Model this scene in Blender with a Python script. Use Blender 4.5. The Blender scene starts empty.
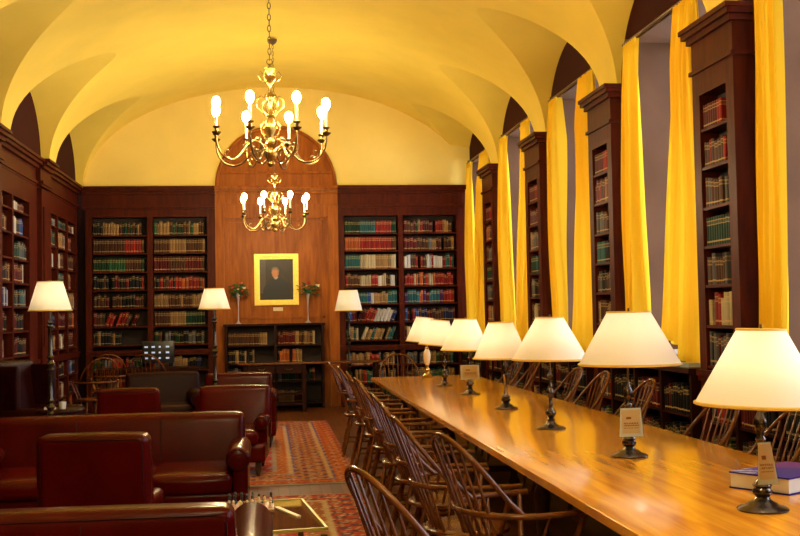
import bpy, math, random
from mathutils import Vector, Matrix
random.seed(7)
S = bpy.context.scene
COL = S.collection
PI = math.pi

# ------------------------------------------------------------------ camera
EYE = 1.5
F_PX, YAW, PITCH, ROLL = 1100.0, 0.122, 0.0412, 0.0184
cam = bpy.data.cameras.new('camera'); cam_o = bpy.data.objects.new('camera', cam); COL.objects.link(cam_o)
fw = Vector((math.sin(YAW)*math.cos(PITCH), math.cos(YAW)*math.cos(PITCH), math.sin(PITCH)))
rt = Vector((math.cos(YAW), -math.sin(YAW), 0)); up = rt.cross(fw)
r2 = rt*math.cos(ROLL)-up*math.sin(ROLL); u2 = up*math.cos(ROLL)+rt*math.sin(ROLL)
Mx = Matrix((r2, u2, -fw)).transposed().to_4x4(); Mx.translation = (0, 0, EYE)
cam_o.matrix_world = Mx
cam.sensor_width = 36; cam.lens = F_PX/800*36; cam.clip_start = .05; cam.clip_end = 200
S.camera = cam_o

# ------------------------------------------------------------------ light
W = bpy.data.worlds.new('world'); S.world = W; W.use_nodes = True
bg = W.node_tree.nodes['Background']; bg.inputs[0].default_value = (.78, .86, 1.0, 1); bg.inputs[1].default_value = 8.0
S.view_settings.view_transform = 'Standard'; S.view_settings.look = 'None'
S.view_settings.exposure = 0.6; S.view_settings.gamma = 1.0; S.view_settings.use_curve_mapping = False
BULB_CH, BULB_LAMP = 390.0, 22.0
BULB_COL = (1.0, .81, .45)

# ------------------------------------------------------------------ layout constants
XL, XR, YF, YB = -2.93, 3.45, 18.2, -3.0
XC, VA, VB, ZC = .26, 3.15, 1.66, 3.62
BAY, RIB, Y1 = 2.75, .867, 7.24
WIN_Z0, WIN_Z1 = 1.12, 4.0
bays = range(-3, 4)                       # bay k has its pilaster at Y1+BAY*k and its window beyond it

for k in bays:                            # portals tell the renderer where the daylight enters
    y0 = Y1+BAY*k+RIB+.04; y1 = min(Y1+BAY*(k+1)-.07, YF-.08)
    if y0 < YB: continue
    L = bpy.data.lights.new('window_portal', 'AREA'); L.shape = 'RECTANGLE'; L.size = WIN_Z1-WIN_Z0; L.size_y = y1-y0
    L.cycles.is_portal = True
    o = bpy.data.objects.new('window_portal', L); COL.objects.link(o)
    o.location = (4.12, (y0+y1)/2, (WIN_Z0+WIN_Z1)/2); o.rotation_euler = (0, PI/2, 0)

# ------------------------------------------------------------------ materials
def new_mat(name):
    m = bpy.data.materials.new(name); m.use_nodes = True
    nt = m.node_tree; b = nt.nodes['Principled BSDF']
    return m, nt, b
def N(nt, t, **kw):
    n = nt.nodes.new(t)
    for k, v in kw.items(): setattr(n, k, v)
    return n
def mat(name, col, rough=.5, metal=0, noise=0, nscale=8, spec=None, emit=None, estr=0, trans=0, bump=0, coat=0):
    m, nt, b = new_mat(name)
    b.inputs['Base Color'].default_value = (*col, 1); b.inputs['Roughness'].default_value = rough
    b.inputs['Metallic'].default_value = metal
    if spec is not None: b.inputs['Specular IOR Level'].default_value = spec
    if coat: b.inputs['Coat Weight'].default_value = coat
    if trans: b.inputs['Transmission Weight'].default_value = trans
    if emit: b.inputs['Emission Color'].default_value = (*emit, 1); b.inputs['Emission Strength'].default_value = estr
    if noise or bump:
        tc = N(nt, 'ShaderNodeTexCoord'); nz = N(nt, 'ShaderNodeTexNoise'); nz.inputs['Scale'].default_value = nscale; nz.inputs['Detail'].default_value = 4
        nt.links.new(tc.outputs['Object'], nz.inputs['Vector'])
        if noise:
            mr = N(nt, 'ShaderNodeMapRange'); mr.inputs[1].default_value = .3; mr.inputs[2].default_value = .7
            mr.inputs[3].default_value = 1-noise; mr.inputs[4].default_value = 1+noise
            nt.links.new(nz.outputs['Fac'], mr.inputs[0])
            mx = N(nt, 'ShaderNodeVectorMath', operation='SCALE'); mx.inputs[0].default_value = col
            nt.links.new(mr.outputs[0], mx.inputs['Scale']); nt.links.new(mx.outputs[0], b.inputs['Base Color'])
        if bump:
            bp = N(nt, 'ShaderNodeBump'); bp.inputs['Strength'].default_value = bump; bp.inputs['Distance'].default_value = .01
            nt.links.new(nz.outputs['Fac'], bp.inputs['Height']); nt.links.new(bp.outputs[0], b.inputs['Normal'])
    return m
def wood(name, c1, c2, rough=.35, scale=(1, 1, 12), coat=0, axis_scale=3.0, spec=.5):
    m, nt, b = new_mat(name)
    tc = N(nt, 'ShaderNodeTexCoord'); mp = N(nt, 'ShaderNodeMapping'); mp.inputs['Scale'].default_value = scale
    nz = N(nt, 'ShaderNodeTexNoise'); nz.inputs['Scale'].default_value = axis_scale; nz.inputs['Detail'].default_value = 6; nz.inputs['Distortion'].default_value = .6
    cr = N(nt, 'ShaderNodeValToRGB'); cr.color_ramp.elements[0].position = .32; cr.color_ramp.elements[1].position = .68
    cr.color_ramp.elements[0].color = (*c1, 1); cr.color_ramp.elements[1].color = (*c2, 1)
    nt.links.new(tc.outputs['Object'], mp.inputs[0]); nt.links.new(mp.outputs[0], nz.inputs['Vector'])
    nt.links.new(nz.outputs['Fac'], cr.inputs[0]); nt.links.new(cr.outputs[0], b.inputs['Base Color'])
    b.inputs['Roughness'].default_value = rough; b.inputs['Coat Weight'].default_value = coat; b.inputs['Coat Roughness'].default_value = .12
    b.inputs['Specular IOR Level'].default_value = spec
    return m
M = {}
M['plaster'] = mat('yellow_plaster', (.90, .64, .10), .85, noise=.05, nscale=1.5, spec=.15)
M['tympanum'] = mat('cream_plaster', (.90, .70, .20), .85, noise=.05, nscale=1.2, spec=.15)
M['wood'] = wood('mahogany_panel', (.042, .0042, .0015), (.088, .011, .003), .45, (6, 6, .8), spec=.12)
M['panel'] = wood('mahogany_panel_lit', (.24, .058, .005), (.40, .115, .010), .42, (5, 5, .7), spec=.15)  # same wood as the side bookcases, chandelier light put into the colour
M['wooddark'] = wood('dark_mahogany', (.016, .0028, .0015), (.032, .006, .003), .42, (6, 6, .8), spec=.12)
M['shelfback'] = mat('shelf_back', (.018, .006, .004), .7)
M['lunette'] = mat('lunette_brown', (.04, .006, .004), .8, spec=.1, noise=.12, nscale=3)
M['jamb'] = mat('window_jamb', (.16, .088, .055), .85, spec=.1, noise=.15, nscale=2)
M['sill'] = mat('window_sill', (.62, .60, .58), .5)
M['table'] = wood('honey_table', (.58, .20, .012), (.84, .38, .024), .18, (9, .7, 1), coat=.5, axis_scale=2.2)
M['tabledark'] = wood('table_base_wood', (.03, .010, .004), (.06, .018, .007), .4)
M['chair'] = wood('windsor_wood', (.08, .020, .004), (.18, .052, .010), .25, (4, 4, 4), spec=.35)
M['floor'] = None
M['leather'] = mat('oxblood_leather', (.060, .0018, .0012), .24, noise=.25, nscale=3, bump=.05, spec=.13)
M['leatherdark'] = mat('dark_oxblood_leather', (.018, .0012, .001), .45, spec=.12, noise=.2, nscale=4, bump=.05)
M['brass'] = mat('brass', (.40, .25, .06), .28, 1, noise=.15, nscale=12)
M['brassdark'] = mat('aged_brass', (.17, .10, .03), .35, 1, noise=.3, nscale=20)
M['gold'] = mat('gilt', (.95, .66, .12), .4, .3, noise=.12, nscale=30)
M['bronze'] = mat('dark_bronze', (.085, .062, .045), .22, .85, noise=.2, nscale=20)
M['pole'] = mat('black_turned_wood', (.018, .014, .012), .16, coat=.6)
M['ivory'] = mat('ivory_porcelain', (.80, .66, .42), .2, coat=.4)
M['bulb'] = mat('bulb_glow', (1, .9, .7), .4, emit=BULB_COL, estr=BULB_CH)
M['lampbulb'] = mat('lamp_bulb_glow', (1, .9, .7), .4, emit=(1, .88, .64), estr=BULB_LAMP)
M['candle'] = mat('candle_sleeve', (.75, .62, .35), .5)
M['chain'] = mat('chain_bronze', (.16, .10, .05), .35, .8)
M['black'] = mat('black_plastic', (.012, .012, .014), .3)
M['paper'] = mat('paper', (.80, .72, .58), .7)
M['white'] = mat('white_ceramic', (.75, .72, .68), .3)
M['foliage'] = mat('leaf_green', (.03, .16, .05), .5, noise=.4, nscale=40)
M['rose_orange'] = mat('orange_petals', (.65, .13, .04), .6)
M['rose_red'] = mat('red_petals', (.35, .01, .015), .6)
M['rose_white'] = mat('white_petals', (.9, .8, .5), .6)
M['plaque'] = mat('brass_plaque', (.85, .65, .38), .4)
M['fringe'] = mat('rug_fringe', (.26, .22, .17), .9)
M['wick'] = mat('gold_trim', (.80, .55, .10), .5)

def glass_thin(name, tint=(1, 1, 1), refl=.08, rough=.02):
    m, nt, b = new_mat(name); nt.nodes.remove(b)
    out = nt.nodes['Material Output']; t = N(nt, 'ShaderNodeBsdfTransparent'); t.inputs[0].default_value = (*tint, 1)
    g = N(nt, 'ShaderNodeBsdfGlossy'); g.inputs['Roughness'].default_value = rough
    f = N(nt, 'ShaderNodeFresnel'); f.inputs[0].default_value = 1.4
    mx = N(nt, 'ShaderNodeMixShader'); nt.links.new(f.outputs[0], mx.inputs[0]); nt.links.new(t.outputs[0], mx.inputs[1]); nt.links.new(g.outputs[0], mx.inputs[2])
    nt.links.new(mx.outputs[0], out.inputs[0]); return m
M['glass'] = glass_thin('window_glass', (.95, .97, 1))
M['tableglass'] = glass_thin('table_glass', (.75, .85, .75))
M['vaseglass'] = glass_thin('vase_glass', (.82, .78, .78))

def cloth(name, col, trans=.5, wave=0):
    m, nt, b = new_mat(name); nt.nodes.remove(b); out = nt.nodes['Material Output']
    d = N(nt, 'ShaderNodeBsdfDiffuse'); d.inputs[0].default_value = (*col, 1)
    t = N(nt, 'ShaderNodeBsdfTranslucent'); t.inputs[0].default_value = (*col, 1)
    mx = N(nt, 'ShaderNodeMixShader'); mx.inputs[0].default_value = trans
    nt.links.new(d.outputs[0], mx.inputs[1]); nt.links.new(t.outputs[0], mx.inputs[2]); nt.links.new(mx.outputs[0], out.inputs[0])
    return m
M['curtain'] = cloth('mustard_curtain', (.90, .58, .035), .13)
M['shade'] = cloth('cream_lampshade', (.94, .89, .76), .4)

def attr_mat(name, attr, rough=.6, bump=0, spec=.3):
    m, nt, b = new_mat(name); a = N(nt, 'ShaderNodeAttribute'); a.attribute_name = attr
    nt.links.new(a.outputs['Color'], b.inputs['Base Color']); b.inputs['Roughness'].default_value = rough
    b.inputs['Specular IOR Level'].default_value = spec
    if bump:
        nz = N(nt, 'ShaderNodeTexNoise'); nz.inputs['Scale'].default_value = 300
        bp = N(nt, 'ShaderNodeBump'); bp.inputs['Strength'].default_value = bump
        nt.links.new(nz.outputs['Fac'], bp.inputs['Height']); nt.links.new(bp.outputs[0], b.inputs['Normal'])
    return m
def paper_mat():
    m, nt, b = new_mat('card_paper'); nt.nodes.remove(b); out = nt.nodes['Material Output']; a = N(nt, 'ShaderNodeAttribute'); a.attribute_name = 'paint'
    d = N(nt, 'ShaderNodeBsdfDiffuse'); t = N(nt, 'ShaderNodeBsdfTranslucent'); mx = N(nt, 'ShaderNodeMixShader'); mx.inputs[0].default_value = .5
    for q in (d, t): nt.links.new(a.outputs['Color'], q.inputs[0])
    nt.links.new(d.outputs[0], mx.inputs[1]); nt.links.new(t.outputs[0], mx.inputs[2]); nt.links.new(mx.outputs[0], out.inputs[0]); return m
M['card'] = paper_mat()
M['woven'] = attr_mat('woven_wool', 'paint', .95, .3, .1)
M['painted'] = attr_mat('painted_surface', 'paint', .45)
M['canvas'] = attr_mat('oil_canvas', 'paint', .35)

def book_mat(name, use_obj):
    m, nt, b = new_mat(name)
    if use_obj: c = N(nt, 'ShaderNodeObjectInfo').outputs['Color']
    else:
        a = N(nt, 'ShaderNodeAttribute'); a.attribute_name = 'paint'; c = a.outputs['Color']
    uv = N(nt, 'ShaderNodeUVMap'); sp = N(nt, 'ShaderNodeSeparateXYZ'); nt.links.new(uv.outputs[0], sp.inputs[0])
    cr = N(nt, 'ShaderNodeValToRGB'); cr.color_ramp.interpolation = 'CONSTANT'
    e = cr.color_ramp.elements; e[0].position = 0; e[0].color = (0, 0, 0, 1); e[1].position = .10; e[1].color = (.5, .5, .5, 1)
    for p, v in ((.16, 0), (.70, .6), (.74, .15), (.84, .7), (.88, 0)):
        q = e.new(p); q.color = (v*.6, v*.6, v*.6, 1)
    nt.links.new(sp.outputs['Y'], cr.inputs[0])
    mx = N(nt, 'ShaderNodeMix', data_type='RGBA'); nt.links.new(cr.outputs[0], mx.inputs[0]); nt.links.new(c, mx.inputs[6]); mx.inputs[7].default_value = (.62, .42, .16, 1)
    nt.links.new(mx.outputs[2], b.inputs['Base Color']); b.inputs['Roughness'].default_value = .5; b.inputs['Specular IOR Level'].default_value = .15
    return m
M['book'] = book_mat('book_cover', True); M['bookmix'] = book_mat('book_cover_mixed', False)

# parquet
m, nt, b = new_mat('parquet'); tc = N(nt, 'ShaderNodeTexCoord'); mp = N(nt, 'ShaderNodeMapping'); mp.inputs['Rotation'].default_value = (0, 0, PI/2)
br = N(nt, 'ShaderNodeTexBrick'); br.inputs['Scale'].default_value = 1; br.inputs['Brick Width'].default_value = .9; br.inputs['Row Height'].default_value = .09
br.inputs['Mortar Size'].default_value = .004; br.inputs['Color1'].default_value = (.07, .020, .004, 1); br.inputs['Color2'].default_value = (.13, .038, .007, 1); br.inputs['Mortar'].default_value = (.03, .01, .004, 1)
nt.links.new(tc.outputs['Object'], mp.inputs[0]); nt.links.new(mp.outputs[0], br.inputs['Vector']); nt.links.new(br.outputs['Color'], b.inputs['Base Color'])
b.inputs['Roughness'].default_value = .42; b.inputs['Specular IOR Level'].default_value = .15; M['floor'] = m

# ------------------------------------------------------------------ mesh builder
class MB:
    def __init__(s): s.v = []; s.f = []; s.sm = []; s.mi = []
    def add(s, vs, fs, smooth=False, mi=0):
        o = len(s.v); s.v += [tuple(p) for p in vs]
        for f in fs: s.f.append(tuple(i+o for i in f)); s.sm.append(smooth); s.mi.append(mi)
        return s
    def box(s, x0, x1, y0, y1, z0, z1, mi=0):
        v = [(x, y, z) for z in (z0, z1) for y in (y0, y1) for x in (x0, x1)]
        return s.add(v, [(0, 2, 3, 1), (4, 5, 7, 6), (0, 1, 5, 4), (2, 6, 7, 3), (0, 4, 6, 2), (1, 3, 7, 5)], mi=mi)
    def rbox(s, x0, x1, y0, y1, z0, z1, r=.04, n=10, puff=0, xf=None):
        """a box with rounded edges (radius r) and an optional swell of its faces"""
        c = Vector(((x0+x1)/2, (y0+y1)/2, (z0+z1)/2)); h = Vector(((x1-x0)/2, (y1-y0)/2, (z1-z0)/2)); r = min(r, *h)
        def co(hh):  # sample positions in -h..h, dense at the corners
            k = 3; a = [-hh+r*(1-math.cos(PI/2*i/k)) for i in range(k)]
            inner = [-hh+r+(2*(hh-r))*i/n for i in range(n+1)]
            return a+inner+[-t for t in reversed(a)]
        def put(p):
            q = Vector([max(-(h[i]-r), min(h[i]-r, p[i])) for i in range(3)]); d = p-q
            if d.length > 1e-9: p = q+d.normalized()*r
            if puff:
                w = [1-abs(p[i]/h[i])**2 if h[i] else 0 for i in range(3)]
                p = Vector([p[i]+puff*(p[i]/h[i])*max(0, w[(i+1) % 3])*max(0, w[(i+2) % 3]) for i in range(3)])
            p = p+c
            return xf(p) if xf else p
        for ax in range(3):
            a1, a2 = (ax+1) % 3, (ax+2) % 3; A, B = co(h[a1]), co(h[a2])
            for sg in (-1, 1):
                vs = []
                for u in A:
                    for w in B:
                        p = [0, 0, 0]; p[ax] = sg*h[ax]; p[a1] = u; p[a2] = w; vs.append(put(Vector(p)))
                nb = len(B); fs = []
                for i in range(len(A)-1):
                    for j in range(nb-1):
                        q = (i*nb+j, (i+1)*nb+j, (i+1)*nb+j+1, i*nb+j+1)
                        fs.append(q if sg > 0 else q[::-1])
                s.add(vs, fs, True)
        return s
    def tube(s, pts, r, n=8, closed=False, cap=True):
        pts = [Vector(p) for p in pts]; m = len(pts)
        rr = r if isinstance(r, (list, tuple)) else [r]*m
        tan = [((pts[(i+1) % m]-pts[i-1]) if closed or 0 < i < m-1 else (pts[1]-pts[0] if i == 0 else pts[-1]-pts[-2])).normalized() for i in range(m)]
        ref = Vector((0, 0, 1)) if abs(tan[0].z) < .9 else Vector((1, 0, 0))
        nrm = (ref-tan[0]*ref.dot(tan[0])).normalized(); vs = []
        for i in range(m):
            nrm = (nrm-tan[i]*nrm.dot(tan[i])).normalized(); bi = tan[i].cross(nrm)
            for k in range(n):
                a = 2*PI*k/n; vs.append(pts[i]+(nrm*math.cos(a)+bi*math.sin(a))*rr[i])
        fs = []
        for i in range(m if closed else m-1):
            j = (i+1) % m
            for k in range(n): fs.append((i*n+k, i*n+(k+1) % n, j*n+(k+1) % n, j*n+k))
        if cap and not closed: fs += [tuple(range(n))[::-1], tuple((m-1)*n+k for k in range(n))]
        return s.add(vs, fs, True)
    def lathe(s, prof, cx=0, cy=0, n=20, z=0, cap=True):
        vs = []; fs = []
        for r, h in prof:
            for k in range(n): a = 2*PI*k/n; vs.append((cx+r*math.cos(a), cy+r*math.sin(a), z+h))
        for i in range(len(prof)-1):
            for k in range(n): fs.append((i*n+k, i*n+(k+1) % n, (i+1)*n+(k+1) % n, (i+1)*n+k))
        if cap: fs += [tuple(range(n))[::-1], tuple((len(prof)-1)*n+k for k in range(n))]
        return s.add(vs, fs, True)
    def ball(s, c, r, n=10, sz=1):
        return s.lathe([(max(1e-4, r*math.sin(PI*i/n)), -r*sz*math.cos(PI*i/n)) for i in range(n+1)], c[0], c[1], 12, c[2])
    def cyl(s, a, b, r, n=12): return s.tube([a, b], r, n)
    def grid(s, fn, nu, nv, smooth=True, flip=False):
        vs = [fn(i/nu, j/nv) for i in range(nu+1) for j in range(nv+1)]; w = nv+1
        fs = [(i*w+j, (i+1)*w+j, (i+1)*w+j+1, i*w+j+1) for i in range(nu) for j in range(nv)]
        return s.add(vs, [f[::-1] for f in fs] if flip else fs, smooth)
    def mesh(s, name, mats):
        me = bpy.data.meshes.new(name); me.from_pydata(s.v, [], s.f)
        me.polygons.foreach_set('use_smooth', s.sm); me.polygons.foreach_set('material_index', s.mi)
        for m_ in (mats if isinstance(mats, (list, tuple)) else [mats]): me.materials.append(m_)
        me.validate(); me.update()
        if any(s.sm): me.set_sharp_from_angle(angle=math.radians(50))
        return me
    def build(s, name, mats, parent=None, label=None):
        o = bpy.data.objects.new(name, s.mesh(name, mats)); COL.objects.link(o)
        if parent: o.parent = parent
        if label: o['label'] = label
        return o
def empty(name, loc=(0, 0, 0), rz=0):
    o = bpy.data.objects.new(name, None); COL.objects.link(o); o.location = loc; o.rotation_euler = (0, 0, rz); o.empty_display_size = .1
    return o
def tag(o, label, cat, group=None, kind=None):
    o['label'] = label; o['category'] = cat
    if group: o['group'] = group
    if kind: o['kind'] = kind
    return o
def struct(name, mb, m): o = mb.build(name, m); o['kind'] = 'structure'; return o
def copy_tree(o, parent=None):
    c = o.copy(); COL.objects.link(c)
    if parent: c.parent = parent
    for ch in [x for x in KIDS.get(o.name, [])]: copy_tree(ch, c)
    return c
KIDS = {}
def index_kids():
    KIDS.clear()
    for o in bpy.data.objects:
        if o.parent: KIDS.setdefault(o.parent.name, []).append(o)
def paint(o, fn):
    me = o.data; a = me.color_attributes.new('paint', 'FLOAT_COLOR', 'POINT')
    flat = []
    for v in me.vertices: flat += [*fn(v.co), 1]
    a.data.foreach_set('color', flat)

# ------------------------------------------------------------------ the room
struct('floor', MB().box(-3.6, 4.2, YB, 18.6, -.1, 0), M['floor'])

def zmain(x): t = (x-XC)/VA; return ZC+VB*math.sqrt(max(0, 1-t*t))
def hcross(x): d = abs(x-XC); return .95+(3.2-d)/(3.2-2.05)*.30
def groin(dy, w):
    if abs(dy) >= w: return VA
    q = math.sqrt(max(0, 1-(dy/w)**2)); lo, hi = 1.2, VA          # offset from the crown line
    f = lambda d: zmain(XC+d)-(ZC+hcross(XC+d)*q)
    for _ in range(40):
        mid = (lo+hi)/2
        if f(mid) > 0: lo = mid
        else: hi = mid
    return (lo+hi)/2
WB = {1: 1.12, -1: 1.15}; SHIFT = {1: .08, -1: -.38}
def centre(y, sg):
    c0 = Y1+RIB+(BAY-RIB)/2+SHIFT[sg]; return c0+BAY*round((y-c0)/BAY)
ysam = {YB, YF}
for sg in (1, -1):
    for k in range(-5, 5):
        c = Y1+BAY*k+RIB+(BAY-RIB)/2+SHIFT[sg]
        for i in range(33):
            y = c-WB[sg]*math.cos(PI*i/32)
            if YB < y < YF: ysam.add(round(y, 5))
ysam = sorted(ysam)
def half(y, sg): return groin(y-centre(y, sg), WB[sg])
cm = MB(); rows = []
for y in ysam:
    gl, gr = half(y, -1), half(y, 1); a0 = -math.asin(min(1, gl/VA)); a1 = math.asin(min(1, gr/VA))
    rows.append([(XC+VA*math.sin(a0+(a1-a0)*i/64), y, ZC+VB*math.cos(a0+(a1-a0)*i/64)) for i in range(65)])
cm.add([p for r_ in rows for p in r_], [(i*65+j, i*65+j+1, (i+1)*65+j+1, (i+1)*65+j) for i in range(len(rows)-1) for j in range(64)], True)
struct('ceiling', cm, M['plaster'])
for sg in (-1, 1):
    vm = MB()
    for k in range(-5, 5):
        c = Y1+BAY*k+RIB+(BAY-RIB)/2+SHIFT[sg]; seg = []
        for y in ysam:
            if abs(y-c) > WB[sg]+1e-4: continue
            g = groin(y-c, WB[sg]); q = math.sqrt(max(0, 1-((y-c)/WB[sg])**2)); end = (XR-XC) if sg > 0 else (XC+3.03)
            seg.append([(XC+sg*(g+(end-g)*j/14), y, ZC+hcross(XC+g+(end-g)*j/14)*q) for j in range(15)])
        if len(seg) > 1: vm.add([p for r_ in seg for p in r_], [(i*15+j, i*15+j+1, (i+1)*15+j+1, (i+1)*15+j) for i in range(len(seg)-1) for j in range(14)], True)
    struct('ceiling', vm, M['plaster'])

struct('wall_far', MB().box(-3.6, 4.2, 18.42, 18.55, 0, 5.6), M['wooddark'])
struct('wall_far', MB().box(-3.1, 3.6, YF, 18.41, ZC-.01, 5.5), M['tympanum'])
struct('wall_back', MB().box(-3.6, 4.2, YB-.15, YB, 0, 5.6), M['tympanum'])
struct('wall_left', MB().box(-3.6, -3.36, YB, 18.4, 0, 3.5), M['wooddark'])
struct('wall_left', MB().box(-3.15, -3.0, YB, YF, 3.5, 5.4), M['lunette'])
struct('ceiling', MB().box(-3.6, 4.2, YB, 18.6, 5.6, 5.7), M['plaster'])

wr = MB(); wr.box(XR, 4.15, YB, 18.4, 0, WIN_Z0-.04).box(XR, 4.15, YB, 18.4, WIN_Z1+.02, 5.5)
edges = [YB]
nwin = 0
for k in range(-4, 4):
    y0 = Y1+BAY*k+RIB+.04; y1 = min(Y1+BAY*(k+1)-.07, YF-.08)
    if y0 < YB: continue
    wr.box(XR, 4.15, edges[-1], y0, WIN_Z0-.04, WIN_Z1+.02); edges.append(y1); nwin += 1
    tm = MB(); j = .02
    tm.box(XR+.005, 4.0, y0, y0+j, WIN_Z0, WIN_Z1).box(XR+.005, 4.0, y1-j, y1, WIN_Z0, WIN_Z1).box(XR+.005, 4.0, y0, y1, WIN_Z1-.0, WIN_Z1+.02)
    struct('trim_%d' % nwin, tm, M['jamb'])
    struct('trim_%d' % (nwin+10), MB().box(XR-.07, 4.0, y0, y1, WIN_Z0-.04, WIN_Z0), M['sill'])
    w = empty('window_%d' % nwin); w['kind'] = 'structure'
    fm = MB()
    fm.box(3.99, 4.06, y0, y0+.06, WIN_Z0, WIN_Z1).box(3.99, 4.06, y1-.06, y1, WIN_Z0, WIN_Z1).box(3.99, 4.06, y0, y1, WIN_Z0, WIN_Z0+.07).box(3.99, 4.06, y0, y1, WIN_Z1-.07, WIN_Z1)
    for i in range(1, 4): yy = y0+(y1-y0)*i/4; fm.box(4.0, 4.04, yy-.012, yy+.012, WIN_Z0, WIN_Z1)
    for i in range(1, 7): zz = WIN_Z0+(WIN_Z1-WIN_Z0)*i/7; fm.box(4.0, 4.04, y0, y1, zz-.012, zz+.012)
    fo = fm.build('window_frame', M['sill'], w); fo['kind'] = 'structure'
    go = MB().box(4.016, 4.022, y0, y1, WIN_Z0, WIN_Z1).build('window_glass', M['glass'], w); go['kind'] = 'structure'
wr.box(XR, 4.15, edges[-1], 18.4, WIN_Z0-.04, WIN_Z1+.02)
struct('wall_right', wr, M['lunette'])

# far wall centre: panelling, lunette arch and cornices
pm = MB(); pm.box(-.80, 1.20, 18.12, 18.42, 0, ZC-.02)
struct('trim_30', pm, M['panel'])
pm = MB()
for x0, x1 in ((-.80, -.66), (1.04, 1.20)): pm.box(x0, x1, 18.06, 18.125, 0, 3.30)
pm.box(-.66, 1.04, 18.08, 18.125, 3.10, 3.30)
for x0, x1, z0, z1 in ((-.62, -.59, 1.45, 3.06), (.93, .96, 1.45, 3.06), (-.62, .96, 3.03, 3.06), (-.62, .96, 1.45, 1.48)): pm.box(x0, x1, 18.10, 18.125, z0, z1)
struct('trim_31', pm, M['panel'])
am = MB(); n = 40
pts = [(.2+1.0*math.cos(PI*i/n), ZC-.02+1.02*math.sin(PI*i/n)) for i in range(n+1)]
am.add([(x, 18.16, z) for x, z in pts]+[(x, 18.3, z) for x, z in pts], [tuple(range(n+1))[::-1]]+[(i, i+1, n+2+i, n+1+i) for i in range(n)])
struct('trim_32', am, M['panel'])
struct('trim_33', MB().tube([(.2+.97*math.cos(PI*i/n), 18.15, ZC+.0+.99*math.sin(PI*i/n)) for i in range(n+1)], .028, 8).box(-.7, 1.1, 18.12, 18.17, 3.84, 3.87), M['panel'])
def cornice(mb, kind, a0, a1, front, sgn=-1, zt=ZC):
    """stepped moulding running along an axis; front = plane of the face below, it steps out by sgn"""
    for dz0, dz1, p in ((-.035, 0, .13), (-.075, -.035, .10), (-.12, -.075, .055), (-.29, -.12, .012), (-.33, -.29, .045), (-.36, -.33, .025)):
        u, v = sorted((front+sgn*p, front-sgn*.08))
        if kind == 'x': mb.box(a0, a1, u, v, zt+dz0, zt+dz1)
        else: mb.box(u, v, a0, a1, zt+dz0, zt+dz1)
    return mb
struct('trim_34', cornice(MB(), 'x', -2.9, -.8, 18.10), M['wood'])
struct('trim_35', cornice(MB(), 'x', 1.2, 3.45, 18.10), M['wood'])
struct('trim_36', cornice(MB(), 'x', -.8, 1.2, 18.12), M['panel'])
struct('trim_37', cornice(MB().box(-3.36, -2.99, YB, YF-.1, 3.2, ZC-.005), 'y', YB, YF, -3.0, 1), M['wood'])

# ------------------------------------------------------------------ bookcases
BOOKS = []                                     # every book: world position, size, turn, lean, colour, label
PAL = {'dark green': (.012, .06, .03), 'green': (.03, .14, .06), 'teal': (.03, .16, .17), 'navy': (.015, .03, .12), 'blue': (.03, .09, .32),
       'dark red': (.15, .012, .012), 'red': (.38, .025, .02), 'orange': (.50, .12, .03), 'brown': (.12, .045, .02), 'tan': (.40, .24, .10),
       'cream': (.62, .52, .33), 'white': (.68, .66, .62), 'black': (.015, .013, .013), 'grey': (.16, .16, .17), 'purple': (.10, .03, .15)}
ORD = ['first', 'second', 'third', 'fourth', 'fifth', 'sixth', 'seventh', 'eighth', 'ninth', 'tenth', 'eleventh', 'twelfth', 'thirteenth', 'fourteenth', 'fifteenth', 'sixteenth', 'seventeenth', 'eighteenth', 'nineteenth', 'twentieth']
ORD += ['twenty-'+w for w in ORD[:9]]+['thirtieth']+['thirty-'+w for w in ORD[:9]]
MIX = ['dark red', 'brown', 'black', 'dark green', 'red', 'tan', 'navy', 'grey']
def row(base, rz, x0, x1, z, pal, hmax, where, fill=1.0, uniform=False, lean=False, dep=.16, thick=.043):
    """a row of books on a shelf; base/rz place the local frame of the bookcase"""
    x = x0+.012; n = 0; R = Matrix.Rotation(rz, 3, 'Z'); uh = hmax*random.uniform(.78, .9); uc = None; run = 0
    xe = x0+(x1-x0)*fill-.012
    while True:
        t = thick*random.uniform(.92, 1.06) if uniform else thick*random.uniform(.6, 1.45)
        if x+t > xe: break
        if run <= 0: uc = random.choice(pal); run = random.choice((1, 1, 1, 2, 4)) if not uniform else 6; 
        run -= 1
        h = uh*(random.uniform(.97, 1) if uniform else random.uniform(.80, 1.05)); h = min(h, hmax*.95)
        la = 0
        if lean and n > 3: la = .38; 
        if la and x+t+h*math.sin(la) > x1-.02: break
        c = PAL[uc]; k = random.uniform(.75, 1.3)
        p = Vector(base)+R @ Vector((x+t/2, .018, z))
        lab = '%s book, %s, %s' % (uc, ORD[min(n, 38)]+' from left' if n else 'leftmost', where)
        BOOKS.append([p, (t*.95, dep*random.uniform(.9, 1), h), rz, la, tuple(min(1, (v**1.12)*k*.62) for v in c), lab, where])
        n += 1; x += t if not la else t/math.cos(la)+.002
        if not uniform and random.random() < .035: x += .05
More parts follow.
